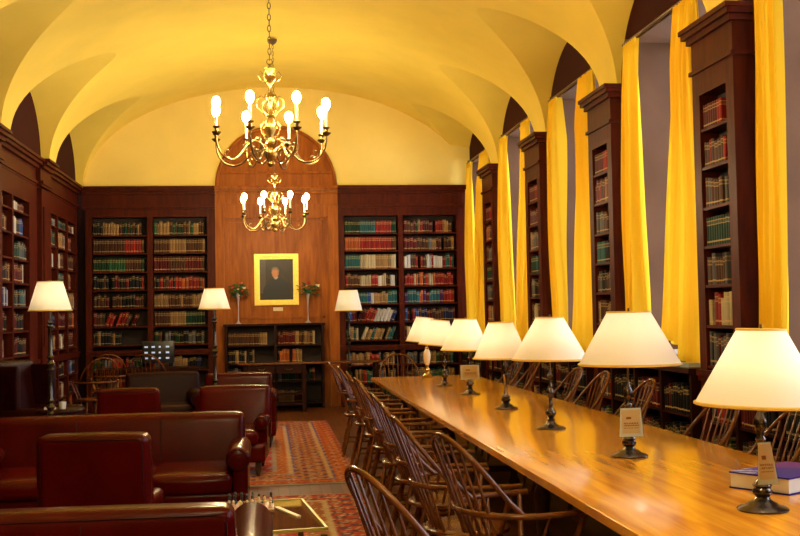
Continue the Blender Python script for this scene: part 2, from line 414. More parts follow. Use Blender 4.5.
def cabinet(name, loc, rz, width, opens, shelves, top, depth, wm, label, where, rowfn, ledge=1.0, low=None, group=None, face=.02):
    r = empty(name, loc, rz); tag(r, label, 'bookcase', group)
    xs = [0]+[v for o in opens for v in o]+[width]
    for i in range(0, len(xs), 2):
        if xs[i+1]-xs[i] > .005: MB().box(xs[i], xs[i+1], 0, depth-.02, 0, top+.001).build('stile', wm, r)
    MB().box(opens[0][0], opens[-1][1], depth-.03, depth, 0, top).build('back_panel', M['shelfback'], r)
    MB().box(0, width, .001, depth-.02, top, 3.30).build('header', wm, r)
    MB().box(opens[0][0], opens[-1][1], .002, depth-.03, 0, .10).build('plinth', wm, r)
    MB().box(0, width, -.035, depth-.03, ledge-.06, ledge-.015).box(0, width, -.02, .01, ledge-.10, ledge-.06).build('ledge', wm, r)
    for a, b in opens:
        for z in shelves: MB().box(a, b, .006, depth-.03, z-.022, z).build('shelf', wm, r)
        if low:
            for z in low: MB().box(a, b, .006, depth-.03, z-.022, z).build('shelf', wm, r)
    for ci, (a, b) in enumerate(opens):
        zz = [top]+list(shelves)
        for i, z in enumerate(shelves): rowfn(loc, rz, ci, i, a, b, z, zz[i]-z-.03)
        if low:
            for i, z in enumerate(low): rowfn(loc, rz, ci, 10+i, a, b, z, .26)
    return r
SH = [2.84, 2.55, 2.25, 1.96, 1.67, 1.37, 1.07]
LOW = [.66, .36, .10]
P_L = [[['black', 'grey', 'tan', 'dark green', 'brown'], ['dark red', 'red', 'dark red', 'brown'], ['green', 'dark green', 'red', 'brown', 'tan'], ['dark red', 'red', 'black', 'brown'], ['black', 'brown', 'dark red'], ['red', 'dark red', 'brown'], ['black', 'tan', 'brown', 'black']],
       [['red', 'tan', 'dark green', 'green', 'brown'], ['tan', 'red', 'brown', 'dark green', 'orange'], ['brown', 'tan', 'dark red'], ['red', 'orange', 'brown', 'black'], ['black', 'tan', 'brown'], ['dark green', 'brown', 'tan', 'black'], ['dark green', 'grey', 'brown', 'black']]]
def rows_far_left(loc, rz, ci, i, a, b, z, h):
    if i >= 10: row(loc, rz, a, b, z, MIX, h, 'low shelf %s, %s bay, bookcase left of portrait' % (ORD[i-10], 'left' if ci == 0 else 'right'), .9); return
    row(loc, rz, a, b, z, P_L[ci][i], h, 'shelf %s, %s bay, bookcase left of portrait' % (ORD[i], 'left' if ci == 0 else 'right'), [.97, .98, .97, .96, .95, .8, .55][i] if ci == 0 else .97, uniform=i in (1, 2) or (i == 5 and ci == 1), lean=(i == 5 and ci == 0))
P_R = [[['teal', 'dark green', 'dark green', 'red', 'teal'], ['orange', 'red', 'red', 'teal', 'brown'], ['teal', 'teal', 'cream', 'tan'], ['orange', 'white', 'brown', 'cream', 'red'], ['tan', 'white', 'grey', 'blue', 'teal'], ['red', 'dark red', 'white', 'blue', 'navy'], ['cream', 'white', 'green', 'tan', 'teal']],
       [['red', 'brown', 'dark red', 'tan', 'dark green'], ['grey', 'brown', 'tan', 'dark red'], ['red', 'teal', 'white', 'brown'], ['orange', 'red', 'cream', 'brown', 'red'], ['purple', 'red', 'teal', 'orange', 'dark red'], ['blue', 'navy', 'red', 'brown', 'dark red'], ['blue', 'grey', 'cream', 'navy', 'brown']]]
def rows_far_right(loc, rz, ci, i, a, b, z, h):
    if i >= 10: row(loc, rz, a, b, z, ['green', 'teal', 'brown', 'grey', 'tan', 'red'], h, 'low shelf %s, %s bay, bookcase right of portrait' % (ORD[i-10], 'left' if ci == 0 else 'right'), .95); return
    row(loc, rz, a, b, z, P_R[ci][i], h, 'shelf %s, %s bay, bookcase right of portrait' % (ORD[i], 'left' if ci == 0 else 'right'), .98 if i != 6 else .95, uniform=(ci == 0 and i in (0, 1, 2)), lean=(i in (5, 6) and ci == 0))
cabinet('built_in_bookcase', (-2.86, 18.10, 0), 0, 2.06, [(.10, .97), (1.06, 1.93)], SH, 3.13, .31, M['wood'], 'tall mahogany built-in bookcase on the far wall, left of the portrait', '', rows_far_left, low=LOW)
cabinet('built_in_bookcase', (1.20, 18.10, 0), 0, 2.24, [(.10, 1.00), (1.08, 1.98)], SH, 3.13, .31, M['wood'], 'tall mahogany built-in bookcase on the far wall, right of the portrait', '', rows_far_right, low=LOW)

def rows_left(tagname):
    def f(loc, rz, ci, i, a, b, z, h):
        pal = random.choice([['black', 'brown', 'dark red', 'tan'], ['navy', 'blue', 'white', 'black'], ['brown', 'tan', 'orange', 'dark red'], ['teal', 'grey', 'dark green', 'black'], ['white', 'dark red', 'tan', 'brown']])
        nm = 'shelf %s, bay %s of %s' % (ORD[i] if i < 10 else 'low '+ORD[i-10], ORD[ci], tagname)
        row(loc, rz, a, b, z, pal, h, nm, random.choice((.55, .75, .9, .97)), thick=.05)
    return f
for y0, y1, op, lb, nm in ((12.75, 14.95, [(.06, .76), (.84, 1.72)], 'dark mahogany bookcase on the left wall behind the nearest floor lamp', 'left wall bookcase by lamp'),
                       (15.60, 18.08, [(.06, .76), (.84, 1.56), (1.64, 2.34)], 'dark mahogany bookcase on the left wall reaching the far corner', 'left wall corner bookcase'),
                       (9.9, 12.1, [(.05, .70), (.78, 1.40), (1.46, 2.08)], 'dark mahogany bookcase on the left wall cut by the photo edge', 'left wall edge bookcase')):
    cabinet('built_in_bookcase', (-2.98, y0, 0), PI/2, y1-y0, op, SH[:], 3.0, .36, M['wood'], lb, '', rows_left(nm), low=LOW)
for i, (y0, y1) in enumerate(((14.95, 15.60), (12.1, 12.75))):
    mb = MB().box(-3.35, -2.92, y0, y1, 0, 3.24); mb.box(-2.92, -2.905, y0+.09, y1-.09, 1.15, 3.0)
    cornice(mb, 'y', y0-.02, y1+.02, -2.94, 1, ZC+.012)
    struct('trim_%d' % (40+i), mb, M['wood'])

# window pilaster bookcases on the right
def rows_pil(nm):
    def f(loc, rz, ci, i, a, b, z, h):
        pal = [['dark red', 'red', 'brown'], ['dark red', 'brown', 'red', 'tan'], ['tan', 'brown', 'grey'], ['dark green', 'teal', 'black'], ['black', 'grey', 'brown'], ['tan', 'brown', 'red', 'cream'], ['black', 'dark red', 'grey']][i % 7] if i < 10 else MIX
        row(loc, rz, a, b, z, pal, h, ('shelf %s of %s' % (ORD[i], nm)) if i < 10 else 'low shelf %s of %s' % (ORD[i-10], nm), random.choice((.8, .9, .97)), dep=.11, uniform=i in (0, 3))
    return f
pn = {0: ('nearest', 'the nearest window pilaster'), 1: ('second nearest', 'the second window pilaster'), 2: ('third nearest', 'the third window pilaster'), 3: ('farthest', 'the farthest window pilaster')}
for k in range(-3, 4):
    yn = Y1+BAY*k
    if yn < YB+.3: continue
    lab = 'tall narrow mahogany bookcase between windows, %s along the right wall' % pn[k][0] if k in pn else 'tall narrow mahogany bookcase between windows beside the camera'
    if k < 0: continue
    r = cabinet('pilaster_bookcase', (3.27, yn+.80, 0), -PI/2, .74, [(.13, .61)], SH, 3.10, .175, M['wood'], lab, '', rows_pil(pn[k][1]), ledge=1.05, low=LOW)
    mb = MB()
    for z0, z1, p in ((-.035, 0, .075), (-.075, -.035, .06), (-.12, -.075, .03), (-.33, -.12, .0), (-.36, -.33, .02)):
        mb.box(-p, .74+p, -p, .17, ZC+z0+.012, ZC+z1+.012)
    mb.build('cornice', M['wood'], r)
for k in range(-3, 0):
    yn = Y1+BAY*k
    mb = MB().box(3.27, 3.45, yn+.06, yn+.80, 0, ZC); struct('trim_%d' % (50+k), mb, M['wood'])

# low bookcase beneath the portrait
r = empty('low_bookcase', (-.66, 17.82, 0)); tag(r, 'low dark double bookcase standing under the portrait', 'bookcase')
for x in (0, .79, 1.55): MB().box(x, x+.04, 0, .28, 0, 1.34).build('side_panel', M['wooddark'], r)
MB().box(-.02, 1.61, -.02, .285, 1.34, 1.375).build('top', M['wooddark'], r)
MB().box(0, 1.59, .262, .28, 0, 1.34).build('back_panel', M['shelfback'], r)
for x0, x1, s in ((.04, .79, 'left'), (.83, 1.55, 'right')):
    for i, z in enumerate((1.03, .745, .44, .10)):
        MB().box(x0, x1, .01, .262, z-.022, z).build('shelf', M['wooddark'], r)
        row((-.66, 17.82, 0), 0, x0, x1, z, [['brown', 'tan', 'brown'], ['orange', 'black', 'tan', 'red'], MIX, MIX][i] if s == 'left' else [['cream', 'tan', 'brown', 'dark red'], ['tan', 'orange', 'navy', 'black'], MIX, MIX][i], .25,
            'shelf %s, %s half, low portrait bookcase' % (ORD[i], s), .9 if i % 2 == 0 else .6, uniform=(i == 0 and s == 'left'))

# low cabinets under the windows
def rows_low(nm):
    def f(base, a, b, z, i):
        row(base, -PI/2, a, b, z, ['tan', 'brown', 'orange', 'red', 'cream', 'grey'], .27, 'shelf %s of the low cabinet %s' % (ORD[i], nm), .95)
    return f
for k, nm in ((-1, 'beside the near table end'), (0, 'beneath the nearest full window'), (1, 'beneath the second full window'), (2, 'beneath the third full window'), (3, 'beneath the farthest window')):
    y0 = Y1+BAY*k+RIB-.05; y1 = min(Y1+BAY*(k+1)+.04, 18.06); w = y1-y0
    r = empty('low_cabinet', (3.20, y1, 0), -PI/2); tag(r, 'low dark book cabinet '+nm+' on the right wall', 'cabinet')
    nb = 3
    for i in range(nb+1): x = (w-.04)*i/nb; MB().box(x, x+.04, 0, .235, 0, 1.0).build('side_panel', M['wooddark'], r)
    MB().box(0, w, -.02, .24, 1.0, 1.04).build('top', M['wooddark'], r)
    MB().box(0, w, .21, .235, 0, 1.0).build('back_panel', M['shelfback'], r)
    for i in range(nb):
        a, b = (w-.04)*i/nb+.04, (w-.04)*(i+1)/nb
        for s, z in enumerate((.68, .37, .08)):
            MB().box(a, b, .01, .21, z-.02, z).build('shelf', M['wooddark'], r)
            row((3.20, y1, 0), -PI/2, a, b, z, ['black', 'black', 'dark red', 'black'], .27, 'shelf %s, bay %s, low cabinet %s' % (ORD[s], ORD[i], nm.replace('beneath', 'under').replace(' full', '')), .9, dep=.13)

# ------------------------------------------------------------------ books: the 300 largest in view one by one, the rest as one
def book_unit():
    pr = [(-.5, .07), (-.3, .015), (0, 0), (.3, .015), (.5, .07), (.5, 1), (-.5, 1)]
    vs = [(x, y, z) for z in (0, 1) for x, y in pr]; n = 7
    return vs, [(i, (i+1) % n, n+(i+1) % n, n+i) for i in range(n)]+[tuple(range(n))[::-1]], [tuple(range(n, 2*n))]
bv, bf, bt = book_unit()
def seen(b):
    q = b[0]-Vector((0, 0, EYE)); d = q.dot(fw); x = 400+F_PX*q.dot(r2)/d; y = 268-F_PX*q.dot(u2)/d
    if not (-4 < x < 804 and -4 < y < 540): return 0
    nrm = {0: Vector((0, -1, 0)), PI/2: Vector((1, 0, 0)), -PI/2: Vector((-1, 0, 0))}[b[2]]
    a = b[1][0]*b[1][2]*abs(nrm.dot(q.normalized()))*F_PX**2/q.length**2
    if b[0].z < .98: a *= .25              # most of what stands that low is hidden
    return a
BOOKS.sort(key=seen, reverse=True)
one, rest = BOOKS[:300], BOOKS[300:]
mb = MB(); mb.add(bv, bf+bt); bme = mb.mesh('book', M['book'])
uv = bme.uv_layers.new(name='UVMap')
for lp in bme.loops: uv.data[lp.index].uv = (bme.vertices[lp.vertex_index].co.x+.5, bme.vertices[lp.vertex_index].co.z)
proto = None
for p, s, rz, la, c, lab, grp in one:
    if proto is None: proto = bpy.data.objects.new('book', bme); o = proto
    else: o = proto.copy()
    COL.objects.link(o); o.rotation_mode = 'XYZ'
    Rm = Matrix.Rotation(rz, 4, 'Z') @ Matrix.Rotation(la, 4, 'Y') @ Matrix.Diagonal((*s, 1))
    o.location = p+Vector((0, 0, .0015+(s[0]/2*math.sin(la) if la else 0)))
    o.rotation_euler = (0, la, rz) if rz == 0 else (0, 0, rz)
    o.scale = s; o.color = (*c, 1); tag(o, lab if len(lab.replace('-', ' ').replace(',', '').split()) <= 16 else lab.replace(' from left', ''), 'book', 'books on the built-in shelves around the room')
mb = MB(); cols = []
for p, s, rz, la, c, lab, grp in rest:
    Rm = Matrix.Rotation(rz, 3, 'Z') @ Matrix.Rotation(la if rz == 0 else 0, 3, 'Y')
    mb.add([p+Vector((0, 0, .0015+(s[0]/2*math.sin(la) if la and rz == 0 else 0)))+Rm @ Vector((v[0]*s[0], v[1]*s[1], v[2]*s[2])) for v in bv], bf+bt); cols += [c]*len(bv)
o = mb.build('shelved_books', M['bookmix']); tag(o, 'the many other books filling the far, left wall and low shelves', 'books', kind='stuff')
ca = o.data.color_attributes.new('paint', 'FLOAT_COLOR', 'POINT'); ca.data.foreach_set('color', [t for c in cols for t in (*c, 1)])
uv = o.data.uv_layers.new(name='UVMap'); nb_ = len(bv)
for lp in o.data.loops: uv.data[lp.index].uv = (.5, 1.0 if (lp.vertex_index % nb_) >= 7 else 0.0)

# ------------------------------------------------------------------ curtains
def curtain(y0t, y1t, y0b, y1b, label, side, zt=3.97, zb=1.06, folds=6, amp=.065, zb_edge=None, seed=0):
    rnd = random.Random(seed); ph = rnd.random()*6; X0 = 3.37
    t = empty('curtain', (X0, (y0t+y1t)/2, 0)); tag(t, label, 'curtain', 'mustard yellow window curtains')
    cy = (y0t+y1t)/2
    def fn(u, v):
        z = zt+(zb-zt)*v
        k = v**1.3; a = y0t+(y0b-y0t)*k; b = y1t+(y1b-y1t)*k; y = a+(b-a)*u
        am = amp*(.35+.65*min(1, v*6))*(.75+.35*math.sin(3*v+ph))
        x = am*math.sin(2*PI*folds*u+ph+.8*math.sin(2.5*v+ph))+am*.35*math.sin(2*PI*folds*2.3*u+ph*2+v*2)
        x += .012*math.sin(9*v+u*7)*v
        if side and u < .12: x += .05*(1-u/.12)**2
        y += .02*math.sin(7*v+ph)*v*(1 if u > .5 else -1)
        if zb_edge is not None and v > .9 and u > .5: z = max(z, zb_edge+.02*math.sin(u*40))
        return (x, y-cy, z)
    MB().grid(fn, 170, 46).build('drape', M['curtain'], t)
    def fh(u, v):
        y = y0t+(y1t-y0t)*u-cy; a = .018*abs(math.sin(PI*(folds+2)*u))**.5
        return (a*(-1 if v < .5 else 1)*(.8+.4*v)-.004, y, zt-.09+.10*v)
    hd = MB().grid(fh, 60, 6)
    hd.build('pleat_heading', M['curtain'], t)
    return t
bn = {-1: 'at the near end', 0: 'of the nearest full window', 1: 'of the second window', 2: 'of the third window', 3: 'of the farthest window'}
for k in range(-1, 4):
    yn = Y1+BAY*k+RIB; yf = min(Y1+BAY*(k+1), 18.09)
    rod = empty('curtain_rod', (3.385, (yn+yf)/2, 3.99)); tag(rod, 'dark metal curtain rod across the top '+bn[k], 'curtain rod')
    MB().cyl((0, -(yf-yn)/2+.03, 0), (0, (yf-yn)/2-.02, 0), .014).build('pole', M['chain'], rod)
    for s in (-1, 1): MB().box(-.012, .07, s*(yf-yn)/2-s*.12-.01, s*(yf-yn)/2-s*.12+.01, -.02, .035).build('bracket', M['chain'], rod)
    if k < 3: curtain(yf-.40, yf-.09, yf-.40, yf-.09, 'straight mustard yellow curtain on the far side '+bn[k], 1, seed=k+20, folds=4, amp=.05)
    else: curtain(yf-.36, yf-.06, yf-.36, yf-.06, 'straight mustard yellow curtain on the far side '+bn[k], 1, seed=k+20, folds=4, amp=.05)
    if k >= 0: curtain(yn+.04, yn+.52, yn+.05, yn+1.04, 'mustard yellow curtain swept wide at its foot, near side '+bn[k], 0, seed=k+40, folds=9, zb_edge=1.22 if k == 0 else None)
    else: curtain(yn+.03, yn+.5, yn+.06, yn+.6, 'mustard yellow curtain on the near side '+bn[k], 0, seed=3)

# ------------------------------------------------------------------ reading table
t = empty('reading_table', (1.835, 7.8, 0)); tag(t, 'very long glossy honey-brown reading table carrying the row of lamps', 'table')
def rim(p): return p
MB().rbox(-.615, .615, -5.2, 5.2, .71, .75, .004, 3).build('tabletop', M['table'], t)
MB().box(-.33, .33, -4.9, -4.87, .60, .709).box(-.33, .33, 4.87, 4.9, .60, .709).box(-.33, -.30, -4.87, 4.87, .62, .709).box(.30, .33, -4.87, 4.87, .62, .709).build('apron', M['tabledark'], t)
for yy in (-4.8, -1.6, 1.6, 4.8):
    for xx in (-.28, .28):
        MB().lathe([(.045, 0), (.05, .04), (.03, .08), (.038, .3), (.05, .45), (.03, .5), (.05, .54), (.05, .712)], xx, yy, 14).build('leg', M['tabledark'], t)
    MB().box(-.28, .28, yy-.02, yy+.02, .12, .17).build('stretcher', M['tabledark'], t)

# ------------------------------------------------------------------ Windsor chairs
def arc_u(n=28, rx=.285, ryb=.27, front=.20, z=.67):
    pts = []
    for i in range(7): pts.append((-rx+.0*(i/6), front-(front+.0)*i/6, z))
    for i in range(1, n): a = PI+PI*i/n; pts.append((rx*math.cos(a), ryb*math.sin(a), z))
    for i in range(7): pts.append((rx, front*i/6, z))
    return pts
def make_windsor():
    r = empty('windsor_chair'); m = M['chair']
    mb = MB(); n = 28                                    # saddle seat
    def seat_xy(a): 
        x = .235*math.cos(a); y = .215*math.sin(a)
        return (x*(1.06 if y > 0 else .98), y)
    ring = [seat_xy(2*PI*i/n) for i in range(n)]; vs = []
    for sc, z in ((.86, .415), (1.0, .432), (1.0, .445), (.93, .455), (.6, .443), (.25, .438)): vs += [(x*sc, y*sc, z) for x, y in ring]
    fs = [tuple(range(n))[::-1]]
    for i in range(5): fs += [(i*n+k, i*n+(k+1) % n, (i+1)*n+(k+1) % n, (i+1)*n+k) for k in range(n)]
    fs.append(tuple(5*n+k for k in range(n))); mb.add(vs, fs, True); mb.build('seat', m, r)
    for sx in (-1, 1):
        for sy in (-1, 1):
            a = Vector((sx*.15, sy*.13, .425)); b = Vector((sx*.22, sy*.23, 0)); q = [(0, .013), (.1, .015), (.25, .021), (.35, .014), (.4, .019), (.6, .021), (.7, .014), (.75, .018), (1, .011)]
            MB().tube([a.lerp(b, u) for u, _ in q], [w for _, w in q], 8).build('leg', m, r)
        MB().tube([(sx*.195, -.18, .17), (sx*.195, 0, .17), (sx*.195, .18, .17)], [.009, .015, .009], 8).build('stretcher', m, r)
    MB().tube([(-.195, 0, .17), (0, 0, .17), (.195, 0, .17)], [.009, .015, .009], 8).build('stretcher', m, r)
    MB().tube(arc_u(), .0135, 8).build('arm_rail', m, r)
    def hoop(a):                                         # a from 0 to pi
        z = .67+.32*math.sin(a)**.8; return Vector((.245*math.cos(a), -.10-.16*math.sin(a)**.6-.10*(z-.67)/.32, z))
    MB().tube([hoop(PI*i/28) for i in range(29)], .0115, 8).build('hoop', m, r)
    for i in range(7):
        u = (i-3)/3; top_a = PI/2-u*.82; T = hoop(top_a); B = Vector((u*.155, -.165+.02*abs(u), .445))
        MB().tube([B, B.lerp(T, .5), T], [.008, .007, .005], 6).build('spindle', m, r)
    for s in (-1, 1):
        for yy, w in ((.14, .012), (-.02, .007)):
            MB().tube([(s*.20, yy-.02, .44), (s*.24, yy, .55), (s*.283, yy+.02, .67)], [w, w*1.2, w*.8], 7).build('arm_post', m, r)
    return r
win0 = make_windsor(); index_kids(); used = []
def windsor(x, y, deg, label, group):
    o = win0 if not used else copy_tree(win0); used.append(1)
    o.location = (x, y, 0); o.rotation_euler = (0, 0, math.radians(deg)); tag(o, label, 'chair', group)
LG, RG = 'windsor chairs along the open side of the long table', 'windsor chairs on the window side of the long table'
lefts = [(.62, 3.66, -72, 'arched windsor chair pulled out nearest the camera, beside the patterned rug'), (1.06, 4.66, -75, 'windsor chair with wide curved arm rail, second nearest on the open side'),
         (.97, 5.42, -86, 'third nearest windsor chair on the open side of the table'), (1.0, 6.2, -94, 'fourth nearest windsor chair on the open side of the table'),
         (1.02, 7.05, -88, 'fifth windsor chair from the near end, open side'), (1.03, 7.9, -95, 'sixth windsor chair from the near end, open side'), (1.05, 8.8, -84, 'seventh windsor chair from the near end, open side'),
         (1.06, 9.75, -92, 'eighth windsor chair from the near end, open side'), (1.05, 10.75, -90, 'second farthest windsor chair on the open side of the table'), (1.02, 11.75, -93, 'farthest windsor chair on the open side of the table')]
for x, y, d, l in lefts: windsor(x, y, d, l, LG)
win0.location.z = .0115
rights = [(2.42, 4.55, 92, 'windsor chair behind the nearest lamp, window side'), (2.40, 5.42, 88, 'windsor chair between the two nearest lamps, window side'), (2.36, 6.2, 93, 'windsor chair on the window side just past the nearest lamp shade'),
          (2.40, 7.7, 88, 'windsor chair seen right behind the second nearest lamp'), (2.40, 8.75, 91, 'windsor chair between the second and third lamps, nearer one'), (2.41, 9.55, 90, 'windsor chair between the second and third lamps, farther one'),
          (2.42, 11.1, 87, 'second farthest windsor chair on the window side'), (2.40, 11.75, 92, 'farthest windsor chair on the window side')]
for x, y, d, l in rights: windsor(x, y, d, l, RG)
windsor(1.62, 13.3, 180, 'windsor chair at the far head of the long table', None or 'windsor chair at the table head')
windsor(-2.25, 15.0, 25, 'windsor chair with curved arms nearest the left wall corner desk', 'windsor chairs in the far left corner')
windsor(-2.27, 16.45, 5, 'windsor chair in the far left corner showing its full spindled hoop', 'windsor chairs in the far left corner')
windsor(-1.62, 16.1, -12, 'windsor chair in front of the small black screen', 'windsor chairs in the far left corner')

# ------------------------------------------------------------------ table lamps
def shade(t, z0, z1, r0, r1, off, tilt, top_mat='wick'):
    """cone shade with trims, spider and bulb, tilted about the pole"""
    c = Vector((off[0], off[1], (z0+z1)/2)); R = Matrix.Rotation(tilt[0], 3, 'X') @ Matrix.Rotation(tilt[1], 3, 'Y'); h = (z1-z0)/2
    def tr(mb):
        mb.v = [tuple(c+R @ Vector(p)) for p in mb.v]; return mb
    mb = MB(); mb.lathe([(r0, -h), (r0-.33*(r0-r1), -h+.33*2*h), (r0-.66*(r0-r1), -h+.66*2*h), (r1, h)], n=40, cap=False)
    sh = tr(mb).build('lamp_shade', M['shade'], t)
    ring = lambda rr, z, w, n=40: [(rr*math.cos(2*PI*i/n), rr*math.sin(2*PI*i/n), z) for i in range(n)]
    tr(MB().tube(ring(r0, -h, 0), .0065, 6, True)).build('trim', M['wick'], sh)
    tr(MB().tube(ring(r1, h, 0), .005, 6, True)).build('trim', M['wick'], sh)
    sp = MB()
    for a in range(3): sp.cyl((0, 0, h-.012), (r1*math.cos(a*2*PI/3), r1*math.sin(a*2*PI/3), h-.002), .002, 6)
    sp.cyl((0, 0, h-.015), (0, 0, h+.02), .006, 8); tr(sp).build('finial', M['brassdark'], sh)
    tr(MB().ball((0, 0, -.02), .028, 8, 1.3)).build('bulb', M['lampbulb'], t)
def desk_lamp(x, y, z0, z1, r0, r1, off, tilt, label, style=0):
    t = empty('table_lamp', (x, y, .7505)); tag(t, label, 'lamp', 'cream-shaded lamps along the long table'); z0 -= .7505; z1 -= .7505
    if style == 0:
        MB().lathe([(.092, 0), (.094, .006), (.085, .012), (.06, .018), (.045, .026), (.03, .036), (.022, .05)], n=28).build('base', M['bronze'], t)
        pr = [(.022, .05), (.026, .06), (.016, .07), (.03, .085), (.034, .10), (.024, .118), (.013, .13), (.012, .145), (.02, .155), (.012, .165), (.010, .19), (.02, .21), (.026, .23), (.018, .25), (.010, .262), (.015, .27), (.009, .285), (.012, .32), (.02, .335), (.012, .35), (.008, .37)]
    elif style == 1:     # candlestick column with a card in front
        MB().lathe([(.092, 0), (.094, .006), (.084, .014), (.062, .02), (.05, .03), (.032, .038), (.024, .05)], n=28).build('base', M['bronze'], t)
        pr = [(.024, .05), (.034, .06), (.037, .07), (.03, .082), (.036, .092), (.024, .105), (.016, .115), (.012, .13), (.011, .20), (.013, .25), (.02, .26), (.012, .275), (.02, .30), (.026, .325), (.018, .345), (.01, .36), (.008, .38)]
    else:
        MB().box(-.055, .055, -.055, .055, 0, .016).lathe([(.05, .016), (.055, .03), (.035, .045), (.022, .06), (.02, .075), (.034, .09), (.03, .105), (.018, .12), (.016, .135), (.026, .15)], n=24).build('base', M['brass'], t)
        pr = [(.012, .35), (.016, .365), (.01, .38), (.008, .42)]
        MB().lathe([(.02, .149), (.03, .17), (.041, .22), (.044, .26), (.038, .30), (.026, .325), (.02, .335)], n=24).build('urn', M['ivory'], t, 'ivory porcelain urn body')
        MB().lathe([(.024, .333), (.028, .342), (.014, .355), (.008, .38)], n=20).build('neck', M['brass'], t)
    MB().lathe(pr, n=20).build('stem', M['brass'] if style == 2 else M['bronze'], t)
    c = Vector((off[0], off[1], (z0+z1)/2))
    MB().tube([(0, 0, .30), (off[0]*.3, off[1]*.3, z0+.02), (off[0], off[1], (z0+z1)/2-.05)], .006, 8).build('socket', M['brassdark'], t)
    shade(t, z0, z1, r0, r1, off, tilt)
    return t
desk_lamp(1.81, 3.90, 1.14, 1.415, .238, .088, (.01, 0), (0, .03), 'nearest table lamp, with a card on its foot beside the blue book', 1)
desk_lamp(1.83, 5.46, 1.22, 1.485, .258, .11, (.015, 0), (0, 0), 'second nearest table lamp, a printed card hung on its black stem', 1)
desk_lamp(1.79, 6.86, 1.19, 1.455, .242, .088, (.005, 0), (0, .01), 'third nearest table lamp, dark turned baluster stem without a card', 0)
desk_lamp(1.83, 8.36, 1.14, 1.415, .215, .095, (-.03, 0), (0, 0), 'fourth nearest table lamp, shade off-centre, narrow card edge-on', 1)
desk_lamp(1.84, 9.92, 1.155, 1.435, .222, .10, (-.035, 0), (0, .02), 'fifth nearest table lamp, wide white card before its stem', 0)
desk_lamp(1.81, 11.16, 1.165, 1.42, .20, .095, (-.05, 0), (0, .10), 'sixth table lamp from the camera, tilted shade on a thin dark stem', 0)
desk_lamp(1.84, 12.6, 1.16, 1.445, .19, .10, (-.035, 0), (0, .12), 'farthest table lamp, with an ivory urn body on a brass foot', 2)

def card(x, y, z, w, h, rz, label, tilt=.12, wtop=.85):
    """printed notice in a clear holder"""
    t = empty('notice_card', (x, y, z), rz); tag(t, label, 'card', 'printed notice cards on the table lamps')
    nu, nv = 30, 40
    def fn(u, v): ww = w*(1-(1-wtop)*v); return (-ww/2+ww*u, math.sin(tilt)*h*v, h*v*math.cos(tilt))
    mb = MB().grid(fn, nu, nv); o = mb.build('paper', M['card'], t)
    def pc(co):
        v = co.z/(h*math.cos(tilt)); u = co.x/w+.5
        ink = (.35, .10, .03); base = (.82, .50, .24)
        if u < .12 or u > .88 or v < .12 or v > .95: return (.80, .68, .58)
        if .60 < v < .68 and .30 < u < .52: return ink
        if any(abs(v-a) < .022 for a in (.30, .38, .46)) and .2 < u < .82 and math.sin(u*60+v*40) > -.5: return ink
        return base
    paint(o, pc)
    def fb(u, v): ww = (w+.008)*(1-(1-wtop)*v); return (-ww/2+ww*u, math.sin(tilt)*h*v-.003, -.002+(h+.006)*v)
    MB().grid(fb, 1, 1).build('clear_holder', M['tableglass'], t)
    return t
card(1.775, 3.775, .865, .082, .148, .10, 'tall printed card leaning on the nearest lamp', .12, .6)
card(1.81, 5.36, .862, .125, .142, 0, 'printed card in clear holder on the second nearest lamp', .05, .84)
card(1.81, 8.255, .865, .05, .155, 1.0, 'thin card seen nearly edge-on at the fourth lamp', .1, .6)
card(1.82, 9.80, .895, .18, .128, .15, 'wide white printed card in front of the fifth lamp', .05, 1.0)

# thick blue book lying on the table
t = empty('thick_book', (2.19, 4.42, .7505), math.radians(31)); tag(t, 'thick blue and purple book lying on the table behind the nearest lamp', 'book')
mb = MB().box(-.25, .17, -.14, .14, 0, .006).box(-.25, .17, -.14, .14, .062, .068).box(.162, .17, -.14, .14, 0, .068); cv = mb.build('cover', M['painted'], t, 'blue and purple printed cover')
MB().box(-.245, .162, -.135, .135, .006, .062).build('page_block', M['paper'], t, 'cream page edges')
paint(cv, lambda co: (.025, .012, .20))
pm_ = MB().grid(lambda u, v: (-.25+.42*u, -.14+.28*v, .0685), 42, 28).build('cover_print', M['painted'], t)
paint(pm_, lambda co: (.55, .52, .65) if (abs(co.y+.07) < .012 and co.x > -.05 and math.sin(co.x*180) > -.3) or (co.x < -.14 and co.y > .03 and math.sin(co.x*90+co.y*60) > .2) else ((.16, .02, .25) if co.x+co.y*.6 > .02 else (.03, .02, .26)))

# ------------------------------------------------------------------ floor lamps
def floor_lamp(x, y, zs0, zs1, r0, r1, label):
    t = empty('floor_lamp', (x, y, 0)); tag(t, label, 'lamp', 'floor lamps with cream shades')
    MB().lathe([(.14, 0), (.145, .015), (.13, .03), (.08, .045), (.04, .07), (.03, .10)], n=28).build('base', M['pole'], t)
    pr = [(.022, .10)]; z = .12
    while z < zs0-.22:
        for r, d in ((.02, 0), (.02, .10), (.036, .12), (.018, .14), (.042, .175), (.018, .21), (.034, .235), (.02, .26)): pr.append((r, z+d))
        z += .40
    pr = [p for p in pr if p[1] < zs0-.12]+[(.03, zs0-.11), (.012, zs0-.08), (.01, zs0+.05)]
    MB().lathe(pr, n=16).build('pole', M['pole'], t)
    shade(t, zs0, zs1, r0, r1, (0, 0), (0, 0)); return t
floor_lamp(-1.98, 10.5, 1.585, 1.85, .195, .115, 'floor lamp with cream shade before the left wall shelves')
floor_lamp(-.60, 13.1, 1.59, 1.83, .185, .115, 'floor lamp with cream shade left of the portrait')
floor_lamp(1.34, 17.93, 1.56, 1.89, .225, .15, 'floor lamp with cream shade behind the far desk, right of the portrait')

